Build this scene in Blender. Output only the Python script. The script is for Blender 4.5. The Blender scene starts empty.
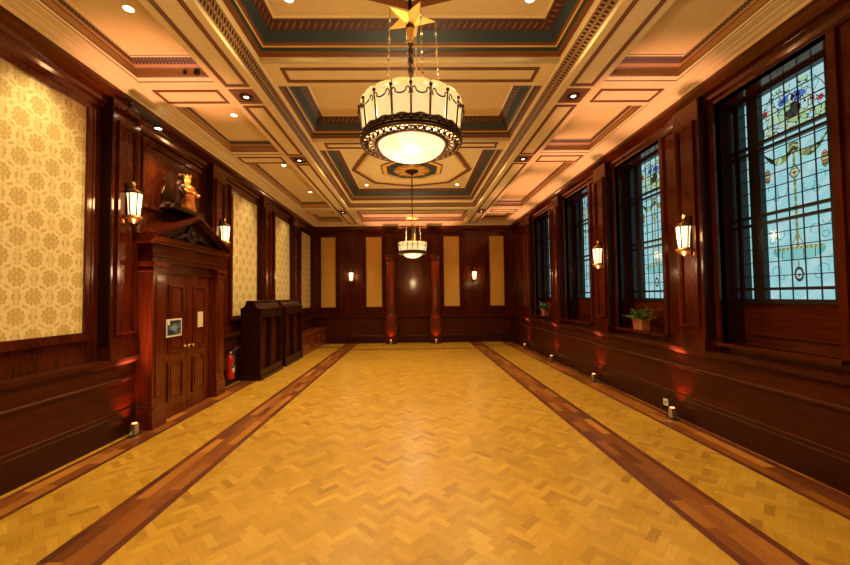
import bpy, bmesh, math, random
from mathutils import Vector, Matrix
random.seed(7)
PI = math.pi
scene = bpy.context.scene
COL = scene.collection

# ------------------------------------------------------------------ materials
def new_mat(name):
    m = bpy.data.materials.new(name); m.use_nodes = True
    nt = m.node_tree
    return m, nt, nt.nodes['Principled BSDF']

class V:
    """scalar socket with operators that add Math nodes"""
    def __init__(self, nt, s): self.nt, self.s = nt, s
    def _op(self, op, *a):
        n = self.nt.nodes.new('ShaderNodeMath'); n.operation = op
        for i, x in enumerate((self,) + a):
            if isinstance(x, V): self.nt.links.new(x.s, n.inputs[i])
            else: n.inputs[i].default_value = x
        return V(self.nt, n.outputs[0])
    def __add__(s, o): return s._op('ADD', o)
    def __sub__(s, o): return s._op('SUBTRACT', o)
    def __mul__(s, o): return s._op('MULTIPLY', o)
    def __truediv__(s, o): return s._op('DIVIDE', o)
    def rsub(s, c): return s._op('MULTIPLY', -1.0)._op('ADD', c)
    def sin(s): return s._op('SINE')
    def cos(s): return s._op('COSINE')
    def abs(s): return s._op('ABSOLUTE')
    def sqrt(s): return s._op('SQRT')
    def atan2(s, o): return s._op('ARCTAN2', o)
    def frac(s): return s._op('FRACT')
    def max(s, o): return s._op('MAXIMUM', o)
    def min(s, o): return s._op('MINIMUM', o)
    def step(s, lo, hi):
        n = s.nt.nodes.new('ShaderNodeMapRange'); n.interpolation_type = 'SMOOTHSTEP'
        s.nt.links.new(s.s, n.inputs[0]); n.inputs[1].default_value = lo; n.inputs[2].default_value = hi
        return V(s.nt, n.outputs[0])

def obj_xyz(nt):
    tc = nt.nodes.new('ShaderNodeTexCoord'); sp = nt.nodes.new('ShaderNodeSeparateXYZ')
    nt.links.new(tc.outputs['Object'], sp.inputs[0])
    return tc.outputs['Object'], [V(nt, sp.outputs[i]) for i in range(3)]

def mix(nt, fac, a, b):
    n = nt.nodes.new('ShaderNodeMix'); n.data_type = 'RGBA'
    def put(i, x):
        if isinstance(x, (tuple, list)): n.inputs[i].default_value = (*x[:3], 1)
        else: nt.links.new(x.s if isinstance(x, V) else x, n.inputs[i])
    if isinstance(fac, (int, float)): n.inputs[0].default_value = fac
    else: nt.links.new(fac.s if isinstance(fac, V) else fac, n.inputs[0])
    put(6, a); put(7, b)
    return n.outputs[2]

def noise(nt, vec, scale, sx=1, sy=1, sz=1, detail=4):
    mp = nt.nodes.new('ShaderNodeMapping'); mp.inputs['Scale'].default_value = (sx, sy, sz)
    nt.links.new(vec, mp.inputs[0])
    n = nt.nodes.new('ShaderNodeTexNoise'); n.inputs['Scale'].default_value = scale; n.inputs['Detail'].default_value = detail
    nt.links.new(mp.outputs[0], n.inputs['Vector'])
    return V(nt, n.outputs['Fac'])

def bump(nt, b, h, strength, dist=0.01):
    n = nt.nodes.new('ShaderNodeBump'); n.inputs['Strength'].default_value = strength; n.inputs['Distance'].default_value = dist
    nt.links.new(h.s, n.inputs['Height']); nt.links.new(n.outputs[0], b.inputs['Normal'])

def plain(name, c, rough=0.5, metal=0.0, coat=0.0, emit=None, es=1.0, var=0.0):
    m, nt, b = new_mat(name)
    b.inputs['Base Color'].default_value = (*c, 1)
    b.inputs['Roughness'].default_value = rough; b.inputs['Metallic'].default_value = metal
    b.inputs['Coat Weight'].default_value = coat; b.inputs['Coat Roughness'].default_value = 0.12
    if var:
        vec, _ = obj_xyz(nt); f = noise(nt, vec, 6)
        nt.links.new(mix(nt, f, tuple(x * (1 - var) for x in c), tuple(min(1, x * (1 + var)) for x in c)), b.inputs['Base Color'])
    if emit:
        b.inputs['Emission Color'].default_value = (*emit, 1); b.inputs['Emission Strength'].default_value = es
    return m

def wood(name, c1, c2, sx, sy, sz, rough=0.22, coat=0.45):
    m, nt, b = new_mat(name)
    vec, _ = obj_xyz(nt)
    g = noise(nt, vec, 5, sx, sy, sz, 6); g2 = noise(nt, vec, 1.3, sx * .4, sy * .4, sz * .6, 3)
    f = (g * 0.65 + g2 * 0.55).step(0.35, 0.85)
    nt.links.new(mix(nt, f, c1, c2), b.inputs['Base Color'])
    b.inputs['Roughness'].default_value = rough
    b.inputs['Coat Weight'].default_value = coat; b.inputs['Coat Roughness'].default_value = 0.09
    b.inputs['Specular Tint'].default_value = (1.0, 0.45, 0.25, 1); b.inputs['Specular IOR Level'].default_value = 0.4; b.inputs['Coat Tint'].default_value = (1, .72, .5, 1)
    bump(nt, b, g, 0.06, 0.004)
    return m

M = {}
W1, W2 = (0.031, 0.0050, 0.0017), (0.098, 0.0172, 0.0045)
M['wood'] = wood('mahogany_upright', W1, W2, 9, 9, 0.7)
M['woodh'] = wood('mahogany_lengthwise', W1, W2, 9, 0.7, 9)
M['woodx'] = wood('mahogany_crosswise', W1, W2, 0.7, 9, 9)
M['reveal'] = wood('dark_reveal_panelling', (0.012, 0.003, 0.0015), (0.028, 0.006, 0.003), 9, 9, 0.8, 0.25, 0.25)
M['skirting'] = wood('dark_skirting_wood', (0.016, 0.0032, 0.0012), (0.034, 0.0068, 0.0022), 9, 0.7, 9, 0.42, 0.05)
M['dado'] = wood('mahogany_dado', (0.022, 0.0035, 0.0012), (0.066, 0.0108, 0.0029), 9, 0.7, 9, 0.48, 0.0)
M['dadox'] = wood('mahogany_dado_crosswise', (0.022, 0.0035, 0.0012), (0.066, 0.0108, 0.0029), 0.7, 9, 9, 0.48, 0.0)
M['door'] = wood('mahogany_door', (0.062, 0.0105, 0.0035), (0.15, 0.029, 0.0078), 9, 9, 0.6)
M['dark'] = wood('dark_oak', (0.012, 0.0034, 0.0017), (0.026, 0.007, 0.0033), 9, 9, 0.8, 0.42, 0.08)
M['bench'] = wood('bench_wood', (0.13, 0.034, 0.010), (0.24, 0.066, 0.018), 9, 0.8, 9)
M['cream'] = plain('cream_paint', (0.84, 0.66, 0.35), 0.55, var=0.04)
M['tan'] = plain('tan_trim_paint', (0.48, 0.25, 0.075), 0.5, var=0.06)  # shade of the unlit side coffer faces, put into the colour
M['ivory'] = plain('ivory_moulding_paint', (0.88, 0.72, 0.42), 0.5, var=0.04)
M['panelcream'] = plain('panel_cream_paint', (0.82, 0.62, 0.29), 0.6, var=0.04)
M['brown'] = plain('brown_trim_paint', (0.19, 0.062, 0.018), 0.45, var=0.1)
M['green'] = plain('dark_green_paint', (0.022, 0.05, 0.032), 0.4, var=0.1)
M['blue'] = plain('slate_blue_paint', (0.032, 0.053, 0.060), 0.45, var=0.15)
M['gold'] = plain('gilding', (0.80, 0.47, 0.12), 0.35, 0.75)
M['goldpaint'] = plain('gold_paint', (0.80, 0.48, 0.12), 0.45, 0.0)
M['bronze'] = plain('dark_bronze', (0.060, 0.026, 0.012), 0.45, 0.6)
M['brass'] = plain('aged_brass', (0.55, 0.33, 0.10), 0.3, 0.9)
M['steel'] = plain('brushed_steel', (0.62, 0.60, 0.56), 0.25, 0.9)
M['black'] = plain('black_plastic', (0.012, 0.011, 0.012), 0.4)
M['white'] = plain('white_plastic', (0.8, 0.76, 0.68), 0.4)
M['red'] = plain('red_enamel', (0.55, 0.02, 0.012), 0.25, coat=0.5)
M['terracotta'] = plain('terracotta', (0.38, 0.13, 0.05), 0.8, var=0.15)
M['leaf'] = plain('plant_leaf', (0.10, 0.19, 0.045), 0.45, var=0.35)
M['leaf2'] = plain('plant_leaf_pale', (0.24, 0.34, 0.08), 0.45, var=0.3)
M['soil'] = plain('soil', (0.03, 0.02, 0.012), 0.95)
M['lead'] = plain('lead_came', (0.012, 0.012, 0.013), 0.5, 0.2)
M['iron'] = plain('window_iron', (0.016, 0.010, 0.008), 0.4, 0.2)
M['paper'] = plain('paper_notice', (0.80, 0.66, 0.40), 0.7)
M['amber'] = plain('amber_wall_cloth', (0.68, 0.40, 0.075), 0.75, var=0.06)
M['gildred'] = plain('gilded_red_carving', (0.72, 0.25, 0.05), 0.35, 0.4, var=0.4)
M['redpaint'] = plain('red_paint', (0.35, 0.02, 0.012), 0.4)
M['pale_blue'] = plain('pale_blue_paint', (0.10, 0.12, 0.16), 0.4)
M['bulb'] = plain('lamp_lens', (1, .9, .7), 0.4, emit=(1.0, 0.80, 0.52), es=14)
M['lantern'] = plain('lantern_glass', (1, .85, .6), 0.3, emit=(1.0, 0.74, 0.38), es=1.5)
M['spotlens'] = plain('spot_lens', (1, .9, .8), 0.3, emit=(1.0, 0.88, 0.70), es=9)

def frieze_mat(name, base, spot, per, zc, zh):
    """small repeating lozenge ornament running along a moulding"""
    m, nt, b = new_mat(name); vec, (x, y, z) = obj_xyz(nt)
    s = x + y
    a = (s * (2 * PI / per)).sin(); c = ((z - zc) * (PI / zh)).cos()
    f = (a.abs() * 0.9 + c * 0.5 + (s * (4 * PI / per)).cos() * -0.5).step(1.45, 1.75)
    nt.links.new(mix(nt, f, base, spot), b.inputs['Base Color'])
    b.inputs['Roughness'].default_value = 0.5; bump(nt, b, f, 0.4, 0.01)
    return m
M['redfrieze'] = frieze_mat('red_frieze_ornament', (0.075, 0.020, 0.012), (0.24, 0.10, 0.04), 0.16, 4.74, 0.07)

def grille():
    m, nt, b = new_mat('pierced_gilt_frieze'); vec, (x, y, z) = obj_xyz(nt)
    s = x + y
    p = (s * (2 * PI / 0.11)).sin() * ((z - 4.42) * (2 * PI / 0.11)).sin()
    q = (s * (2 * PI / 0.055)).cos() * ((z - 4.42) * (2 * PI / 0.06)).cos()
    f = (p.abs() + q * 0.45).step(0.30, 0.5)
    nt.links.new(mix(nt, f, (0.40, 0.20, 0.06), (0.020, 0.008, 0.004)), b.inputs['Base Color'])
    b.inputs['Roughness'].default_value = 0.5; bump(nt, b, f.rsub(1.0), 0.6, 0.01)
    return m
M['grille'] = grille()

def greekkey():
    m, nt, b = new_mat('key_pattern_band'); vec, (x, y, z) = obj_xyz(nt)
    s = (x + y) * (1 / 0.04); t = (z - 4.43) * (1 / 0.04)
    f = (s.frac() - .5).abs().step(.16, .2) * ((s + t * 2).frac() - .5).abs().step(.14, .18)
    nt.links.new(mix(nt, f, (0.030, 0.012, 0.008), (0.20, 0.085, 0.032)), b.inputs['Base Color'])
    b.inputs['Roughness'].default_value = 0.5
    return m
M['key'] = greekkey()

def damask():
    m, nt, b = new_mat('gold_damask_wallcovering'); vec, (x, y, z) = obj_xyz(nt)
    PW, PH = 0.33, 0.385
    nz = noise(nt, vec, 34, 1, 1, 1, 2)
    def motif(du, dv):
        u = ((y * (1 / PW) + du).frac() - .5) * PW; v = ((z * (1 / PH) + dv).frac() - .5) * PH
        r = (u * u + v * v * 0.86).sqrt() + (nz - .5) * 0.022; th = v.atan2(u)
        pet = (th * 10).cos() * 0.008
        rr = r - pet
        ring = rr.step(0.078, 0.086) * rr.step(0.118, 0.108)       # pale scalloped ring
        core = rr.step(0.074, 0.066)
        lines = ((th * 8).cos() * 0.5 + (r * 150).sin() * 0.5).step(0.1, 0.4) * core
        stem = u.abs().step(0.022, 0.014) * v.abs().step(0.10, 0.125)
        leaf = (((u.abs() - 0.05) * 1.0).abs() + (v.abs() - 0.145).abs() * 0.8).step(0.034, 0.026)
        return ring, core, lines, stem, leaf
    A = motif(0, 0); B = motif(.5, .5)
    R = [p.max(q) for p, q in zip(A, B)]
    light = R[0].max(R[4]).max(R[3] * 0.7).max(nz.step(.46, .66) * 0.75)
    light = light * (R[1].rsub(1.0)) + R[2] * 0.45
    f = (light * 0.85 + (nz - .5) * 0.35 + .08).min(1.0).max(0.0)
    col = mix(nt, f, (0.53, 0.36, 0.115), (0.82, 0.66, 0.33))
    nt.links.new(col, b.inputs['Base Color'])
    rf = nt.nodes.new('ShaderNodeMapRange'); nt.links.new(f.s, rf.inputs[0]); rf.inputs[3].default_value = .65; rf.inputs[4].default_value = .42
    nt.links.new(rf.outputs[0], b.inputs['Roughness'])
    bump(nt, b, f, 0.15, 0.004)
    return m
M['damask'] = damask()

def floor_mat(name, c_dark, c_mid, c_light, rough=0.36):
    m, nt, b = new_mat(name)
    at = nt.nodes.new('ShaderNodeAttribute'); at.attribute_name = 'tone'
    uv = nt.nodes.new('ShaderNodeUVMap'); uv.uv_map = 'UVMap'
    g = noise(nt, uv.outputs[0], 10, 1.2, 14, 1, 5)
    t = V(nt, at.outputs['Fac'])
    rmp = nt.nodes.new('ShaderNodeValToRGB')
    rmp.color_ramp.elements[0].color = (*c_dark, 1); rmp.color_ramp.elements[1].color = (*c_light, 1)
    e = rmp.color_ramp.elements.new(0.45); e.color = (*c_mid, 1)
    nt.links.new((t * 0.85 + (g - .5) * 0.75 + 0.08).s, rmp.inputs[0])
    nt.links.new(rmp.outputs[0], b.inputs['Base Color'])
    b.inputs['Roughness'].default_value = rough
    b.inputs['Coat Weight'].default_value = 0.12; b.inputs['Coat Roughness'].default_value = 0.25
    bump(nt, b, g, 0.03, 0.002)
    return m
M['oak'] = floor_mat('oak_parquet', (0.29, 0.142, 0.013), (0.47, 0.255, 0.025), (0.62, 0.365, 0.050))
M['teak'] = floor_mat('dark_parquet_band', (0.11, 0.027, 0.005), (0.24, 0.074, 0.011), (0.48, 0.20, 0.028))
M['teakedge'] = floor_mat('dark_parquet_edging', (0.07, 0.016, 0.006), (0.12, 0.028, 0.009), (0.17, 0.045, 0.013))

def marble_glass(name, c1, c2, es, sc=5):
    m, nt, b = new_mat(name); vec, _ = obj_xyz(nt)
    f = noise(nt, vec, sc, 1, 1, 1, 3).step(.35, .65)
    nt.links.new(mix(nt, f, c1, c2), b.inputs['Emission Color'])
    b.inputs['Emission Strength'].default_value = es
    b.inputs['Base Color'].default_value = (.30, .19, .08, 1); b.inputs['Roughness'].default_value = 0.25
    return m
M['alabaster'] = marble_glass('lit_alabaster_panel', (1.0, 0.50, 0.14), (1.0, 0.71, 0.31), 0.78)
M['bowl'] = marble_glass('lit_alabaster_bowl', (1.0, 0.74, 0.33), (1.0, 0.86, 0.54), 1.10)

def stained(name, c, rough_gloss=0.12):
    """coloured window glass: the sky outside shows through it, tinted"""
    m, nt, b = new_mat(name); out = nt.nodes['Material Output']
    vec, _ = obj_xyz(nt); f = noise(nt, vec, 9, 1, 1, 1, 3)
    col = mix(nt, f, tuple(x * .78 for x in c), tuple(min(1, x * 1.12) for x in c))
    tr = nt.nodes.new('ShaderNodeBsdfTransparent'); nt.links.new(col, tr.inputs[0])
    gl = nt.nodes.new('ShaderNodeBsdfGlossy'); gl.inputs['Roughness'].default_value = rough_gloss; gl.inputs[0].default_value = (.5, .5, .5, 1)
    ms = nt.nodes.new('ShaderNodeMixShader'); ms.inputs[0].default_value = 0.06
    nt.links.new(tr.outputs[0], ms.inputs[1]); nt.links.new(gl.outputs[0], ms.inputs[2]); nt.links.new(ms.outputs[0], out.inputs[0])
    return m
GL = ['g_sky', 'g_pale', 'g_cream', 'g_yellow', 'g_lime', 'g_blue', 'g_red', 'g_dark', 'g_teal', 'g_gold', 'g_basin', 'lead']
for n, c in zip(GL[:-1], [(.70, .90, .93), (.88, .98, 1), (.95, .85, .62), (.80, .66, .30), (.74, .82, .42), (.10, .22, .72), (.80, .03, .05),
                          (.07, .06, .05), (.25, .58, .56), (.48, .34, .10), (.46, .76, .74)]):
    M[n] = stained('stained_' + n[2:], c)

# ------------------------------------------------------------------ mesh builder
class MB:
    def __init__(s): s.v, s.f, s.m, s.sm = [], [], [], []
    def add(s, vs, fs, m, smooth=False):
        o = len(s.v); s.v += [tuple(p) for p in vs]
        for f in fs: s.f.append(tuple(i + o for i in f)); s.m.append(m); s.sm.append(smooth)
        return s
    def box(s, x0, x1, y0, y1, z0, z1, m=None):
        x0, x1 = min(x0, x1), max(x0, x1); y0, y1 = min(y0, y1), max(y0, y1)
        vs = [(x, y, z) for z in (z0, z1) for y in (y0, y1) for x in (x0, x1)]
        return s.add(vs, [(0, 2, 3, 1), (4, 5, 7, 6), (0, 1, 5, 4), (2, 6, 7, 3), (0, 4, 6, 2), (1, 3, 7, 5)], m)
    def quad(s, a, b, c, d, m): return s.add([a, b, c, d], [(0, 1, 2, 3)], m)
    def prism(s, poly, axis, a0, a1, m):
        """extrude a polygon along x|y|z; poly holds the other two coordinates in order"""
        def P(p, a): return {'x': (a, p[0], p[1]), 'y': (p[0], a, p[1]), 'z': (p[0], p[1], a)}[axis]
        n = len(poly); vs = [P(p, a0) for p in poly] + [P(p, a1) for p in poly]
        fs = [(i, (i + 1) % n, n + (i + 1) % n, n + i) for i in range(n)] + [tuple(range(n))[::-1], tuple(range(n, 2 * n))]
        return s.add(vs, fs, m)
    def lathe(s, prof, m, n=24, c=(0, 0, 0), a0=0.0, a1=2 * PI, smooth=True):
        full = abs(a1 - a0 - 2 * PI) < 1e-6; k = n if full else n + 1
        vs = []
        for r, z in prof:
            for i in range(k):
                a = a0 + (a1 - a0) * i / n
                vs.append((c[0] + r * math.cos(a), c[1] + r * math.sin(a), c[2] + z))
        fs = []
        for j in range(len(prof) - 1):
            for i in range(n):
                i2 = (i + 1) % k if full else i + 1
                fs.append((j * k + i, j * k + i2, (j + 1) * k + i2, (j + 1) * k + i))
        return s.add(vs, fs, m, smooth)
    def tube(s, pts, r, m, n=8, closed=False, smooth=True):
        pts = [Vector(p) for p in pts]; N = len(pts)
        rs = r if isinstance(r, (list, tuple)) else [r] * N
        vs = []
        up = Vector((0.13, 0.21, 0.97))
        for i, p in enumerate(pts):
            t = (pts[(i + 1) % N] - pts[i - 1]) if closed else (pts[min(i + 1, N - 1)] - pts[max(i - 1, 0)])
            t.normalize()
            a = t.cross(up)
            if a.length < 1e-3: a = t.cross(Vector((1, 0, 0)))
            a.normalize(); b = t.cross(a)
            for k in range(n):
                an = 2 * PI * k / n
                vs.append(p + (a * math.cos(an) + b * math.sin(an)) * rs[i])
        fs = []
        for i in range(N if closed else N - 1):
            j = (i + 1) % N
            for k in range(n):
                k2 = (k + 1) % n
                fs.append((i * n + k, i * n + k2, j * n + k2, j * n + k))
        if not closed: fs += [tuple(range(n))[::-1], tuple(range((N - 1) * n, N * n))]
        return s.add(vs, fs, m, smooth)
    def ball(s, c, r, m, n=12, sc=(1, 1, 1)):
        k = n // 2; vs = []; fs = []
        for j in range(k + 1):
            ph = PI * j / k
            for i in range(n):
                a = 2 * PI * i / n
                vs.append((c[0] + r * sc[0] * math.sin(ph) * math.cos(a), c[1] + r * sc[1] * math.sin(ph) * math.sin(a), c[2] + r * sc[2] * math.cos(ph)))
        for j in range(k):
            for i in range(n):
                i2 = (i + 1) % n
                fs.append((j * n + i, (j + 1) * n + i, (j + 1) * n + i2, j * n + i2))
        return s.add(vs, fs, m, True)
    def build(s, name, parent=None, loc=(0, 0, 0), rz=0.0, bevel=0.0, recalc=True):
        mats = []
        for m in s.m:
            if m not in mats: mats.append(m)
        me = bpy.data.meshes.new(name)
        me.from_pydata(s.v, [], s.f)
        for m in mats: me.materials.append(M[m])
        me.polygons.foreach_set('material_index', [mats.index(m) for m in s.m])
        me.polygons.foreach_set('use_smooth', s.sm)
        bm = bmesh.new(); bm.from_mesh(me)
        bmesh.ops.remove_doubles(bm, verts=bm.verts, dist=1e-6)
        if recalc: bmesh.ops.recalc_face_normals(bm, faces=bm.faces)
        bm.to_mesh(me); bm.free()
        o = bpy.data.objects.new(name, me); COL.objects.link(o)
        if parent: o.parent = parent
        o.location = loc; o.rotation_euler = (0, 0, rz)
        if bevel:
            b = o.modifiers.new('bevel', 'BEVEL'); b.width = bevel; b.segments = 2; b.limit_method = 'ANGLE'; b.angle_limit = 0.7
        return o

def struct(o): o['kind'] = 'structure'; return o
def tag(o, label, cat, group=None):
    o['label'] = label; o['category'] = cat
    if group: o['group'] = group
    return o
def thing(name, label, cat, loc=(0, 0, 0), rz=0.0, group=None):
    o = bpy.data.objects.new(name, None); COL.objects.link(o); o.location = loc; o.rotation_euler = (0, 0, rz)
    o.empty_display_size = 0.1
    return tag(o, label, cat, group)
def dup(root, loc, rz, label, group=None):
    r = root.copy(); COL.objects.link(r); r.location = loc; r.rotation_euler = (0, 0, rz); r['label'] = label
    if group: r['group'] = group
    for ch in list(root.children):
        if ch.type == 'LIGHT': continue
        c = ch.copy(); COL.objects.link(c); c.parent = r
        for g in ch.children:
            d = g.copy(); COL.objects.link(d); d.parent = c
    return r
def aim(o, target):
    d = Vector(target) - o.location
    o.rotation_euler = d.to_track_quat('-Z', 'Y').to_euler()
def spot(name, loc, target, watts, color, angle=90, blend=0.6, r=0.04):
    l = bpy.data.lights.new(name, 'SPOT'); l.energy = watts; l.color = color; l.spot_size = math.radians(angle); l.spot_blend = blend; l.shadow_soft_size = r
    o = bpy.data.objects.new(name, l); COL.objects.link(o); o.location = loc; aim(o, target); return o
def point(name, loc, watts, color, r=0.05):
    l = bpy.data.lights.new(name, 'POINT'); l.energy = watts; l.color = color; l.shadow_soft_size = r
    o = bpy.data.objects.new(name, l); COL.objects.link(o); o.location = loc; return o

# ------------------------------------------------------------------ dimensions
Y0, Y1 = -3.0, 14.0             # end walls
XS, XP, XW = 3.61, 3.62, 3.76   # skirting, pilaster face, wall plane
EN = [2.335, 4.655, 6.965, 9.29, 11.62]   # near edges of the pilasters
PW = 0.45
ZB, ZI, ZC, ZS = 4.33, 4.51, 4.80, 4.51  # beam underside, inner field, centre coffers, side coffers
ZT = 4.29                       # top of the wood

# ------------------------------------------------------------------ floor
def build_floor():
    L, W = 0.192, 0.064; n = 3
    r2 = math.sqrt(.5)
    vs, fs, tone, mi, uvs = [], [], [], [], []
    def add(corners, z, t, m, uv):
        o = len(vs); vs.extend((*c, z) for c in corners); fs.append((o, o + 1, o + 2, o + 3)); tone.append(t); mi.append(m); uvs.extend(uv)
    rnd = random.Random(3)
    g = 0.0008
    R = 280
    # both kinds of block of the herringbone, turned 45 degrees
    for a in range(-R, R):
        for b in range(-R, R):
            t = (a - b) % (2 * n)
            if t == 0: w, h = n, 1
            elif t == 2 * n - 1: w, h = 1, n
            else: continue
            cx, cy = (a + w / 2) * W, (b + h / 2) * W
            X, Y = (cx - cy) * r2, (cx + cy) * r2 + 5.5
            if abs(X) > 3.72 or not (Y0 - .1 < Y < Y1 + .05): continue
            x0, x1, y0, y1 = a * W + g, (a + w) * W - g, b * W + g, (b + h) * W - g
            cs = [((x - y) * r2, (x + y) * r2 + 5.5) for x, y in ((x0, y0), (x1, y0), (x1, y1), (x0, y1))]
            u0, v0 = rnd.random() * 9, rnd.random() * 9
            uv = [(u0, v0), (u0 + L, v0), (u0 + L, v0 + W), (u0, v0 + W)]
            if w == 1: uv = [uv[3], uv[0], uv[1], uv[2]]
            tn = min(1, max(0, rnd.gauss(0.48, 0.17)))
            add(cs, 0.0, tn, 0, uv)
    def band(x0, x1, rows, edge, ya=Y0, yb=Y1, zz=0.0012, ln=0.42):
        """darker inlaid band along the room: edging strips and random-length planks"""
        def strip(xa, xb, m, l, sp):
            y = ya - rnd.random() * l
            while y < yb:
                y2 = min(yb, y + l * (.7 + .6 * rnd.random())); yy = max(ya, y)
                if y2 > yy:
                    u0, v0 = rnd.random() * 9, rnd.random() * 9
                    add([(xa, yy), (xb, yy), (xb, y2), (xa, y2)], zz, min(1, max(0, rnd.gauss(.42, sp * 1.25))), m,
                        [(u0, v0 + .07), (u0, v0), (u0 + .3, v0), (u0 + .3, v0 + .07)])
                y = y2
        strip(x0, x0 + edge, 2, ln, .2); strip(x1 - edge, x1, 2, ln, .2)
        w = (x1 - x0 - 2 * edge) / rows
        for i in range(rows): strip(x0 + edge + i * w + .001, x0 + edge + (i + 1) * w, 1, ln, .22)
    for s in (1, -1):
        a, b = sorted((s * 2.02, s * 2.455)); band(a, b, 3, 0.065)
        a, b = sorted((s * 3.22, s * 3.55)); band(a, b, 2, 0.05)
        if s > 0: band(3.55, 3.70, 1, 0.03, zz=0.001)
    # thin cross strip near the far wall
    for xa, xb, y in ((-2.02, 2.02, 12.15), (-3.22, -2.455, 12.75), (2.455, 3.22, 12.75)):
        k = int((xb - xa) / .4) + 1
        for i in range(k):
            p, q = xa + (xb - xa) * i / k, xa + (xb - xa) * (i + 1) / k
            add([(p, y), (q, y), (q, y + .16), (p, y + .16)], 0.0012, rnd.random() * .6, 2, [(0, 0), (.3, 0), (.3, .07), (0, .07)])
    add([(-3.8, Y0 - .1), (3.8, Y0 - .1), (3.8, Y1 + .1), (-3.8, Y1 + .1)], -0.003, 0.1, 0, [(0, 0), (1, 0), (1, 1), (0, 1)])
    me = bpy.data.meshes.new('floor'); me.from_pydata(vs, [], fs)
    for m in ('oak', 'teak', 'teakedge'): me.materials.append(M[m])
    me.polygons.foreach_set('material_index', mi)
    at = me.attributes.new('tone', 'FLOAT', 'FACE'); at.data.foreach_set('value', tone)
    ul = me.uv_layers.new(name='UVMap'); ul.data.foreach_set('uv', [c for p in uvs for c in p])
    o = bpy.data.objects.new('floor', me); COL.objects.link(o); struct(o)
build_floor()

# ------------------------------------------------------------------ ceiling
def ring(mb, x0, x1, y0, y1, prof, cap=True):
    """stepped rectangular mouldings: prof = [(inset_x, inset_y, z, material of the step up to the next)]"""
    for (ax, ay, az, m), (bx, by, bz, _) in zip(prof, prof[1:]):
        A = [(x0 + ax, y0 + ay, az), (x1 - ax, y0 + ay, az), (x1 - ax, y1 - ay, az), (x0 + ax, y1 - ay, az)]
        B = [(x0 + bx, y0 + by, bz), (x1 - bx, y0 + by, bz), (x1 - bx, y1 - by, bz), (x0 + bx, y1 - by, bz)]
        for i in range(4):
            j = (i + 1) % 4
            mb.quad(A[i], A[j], B[j], B[i], m)
    ix, iy, z, m = prof[-1]
    if cap: mb.quad((x0 + ix, y0 + iy, z), (x1 - ix, y0 + iy, z), (x1 - ix, y1 - iy, z), (x0 + ix, y1 - iy, z), m)

def centre_profile(d, inset):
    P = [(0, 0, 'brown'), (.10, .13, 'brown'), (.16, .15, 'green'), (.24, .25, 'goldpaint'), (.30, .28, 'brown'), (.38, .36, 'blue'), (.62, .66, 'redfrieze'),
         (.88, .92, 'brown'), (.92, .95, 'cream'), (1, 1, 'panelcream')]
    return [(inset * a, inset * a, ZI + d * b, m) for a, b, m in P]
def side_profile(ix, iy, d):
    P = [(0, 0, 'cream'), (.08, .06, 'brown'), (.12, .10, 'ivory'), (.28, .18, 'brown'), (.34, .24, 'tan'), (.38, .60, 'brown'), (.45, .66, 'tan'), (.56, .76, 'key'), (.82, .92, 'ivory'), (.88, .94, 'brown'), (.91, .96, 'cream'), (1, 1, 'panelcream')]
    return [(ix * a, iy * a, ZB + d * b, m) for a, b, m in P]

def outline(mb, x0, x1, y0, y1, z, w, m='brown', t=0.012):
    """raised rectangular picture-frame line under a flat beam"""
    mb.box(x0, x1, y0, y0 + w, z - t, z + .01, m); mb.box(x0, x1, y1 - w, y1, z - t, z + .01, m)
    mb.box(x0, x0 + w, y0 + w, y1 - w, z - t, z + .01, m); mb.box(x1 - w, x1, y0 + w, y1 - w, z - t, z + .01, m)

XF, XCO, XB, XCW = 1.84, 1.77, 2.39, 3.32   # frieze face, centre coffer, beam outer edge, coffer edge by the wall
YF0, YF1 = 0.40, 11.20
CENTRE = [(0.76, 4.35), (4.96, 6.63), (7.18, 10.98)]
SIDE = [(0.9, 4.60), (5.12, 6.96), (7.39, 11.35), (11.96, 13.45)]
ceil = struct(bpy.data.objects.new('ceiling', None)); COL.objects.link(ceil)
mb = MB()
# sunk field between the beams, with its pierced frieze all round
def inner_rect(x0, x1, y0, y1): mb.quad((x0, y0, ZI), (x1, y0, ZI), (x1, y1, ZI), (x0, y1, ZI), 'cream')
ys = [YF0] + [v for p in CENTRE for v in p] + [YF1]
for a, b in zip(ys[0::2], ys[1::2]): inner_rect(-XCO, XCO, a, b)
for s in (-1, 1): inner_rect(min(s * XCO, s * XF), max(s * XCO, s * XF), YF0, YF1)
ring(mb, -XF, XF, YF0, YF1, [(-.075, -.075, ZB, 'ivory'), (-.06, -.06, ZB + .03, 'grille'), (.03, .03, ZI - .03, 'ivory'), (.045, .045, ZI, None)], False)
for s in (-1, 1): mb.box(*sorted((s * (XF + .065), s * (XF + .10))), YF0, YF1, ZB - .014, ZB + .012, 'cream')
mb.box(-XF, XF, YF1 + .06, YF1 + .10, ZB - .014, ZB + .012, 'cream')
# beam undersides
def flat(x0, x1, y0, y1, z=ZB): mb.quad((x0, y0, z), (x1, y0, z), (x1, y1, z), (x0, y1, z), 'cream')
for s in (-1, 1):
    flat(*sorted((s * (XF + .07), s * XB)), Y0, Y1)
    flat(*sorted((s * XCW, s * 3.80)), Y0, Y1)
    ss = [Y0] + [v for p in SIDE for v in p] + [Y1]
    for a, b in zip(ss[0::2], ss[1::2]): flat(*sorted((s * XB, s * XCW)), a, b)
flat(-XF - .07, XF + .07, Y0, YF0 - .07); flat(-XF - .07, XF + .07, YF1 + .07, 12.05); flat(-XF - .07, XF + .07, 13.45, Y1)
for s in (-1, 1): flat(*sorted((s * XF, s * (XF + .07))), 12.05, 13.45)
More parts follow.
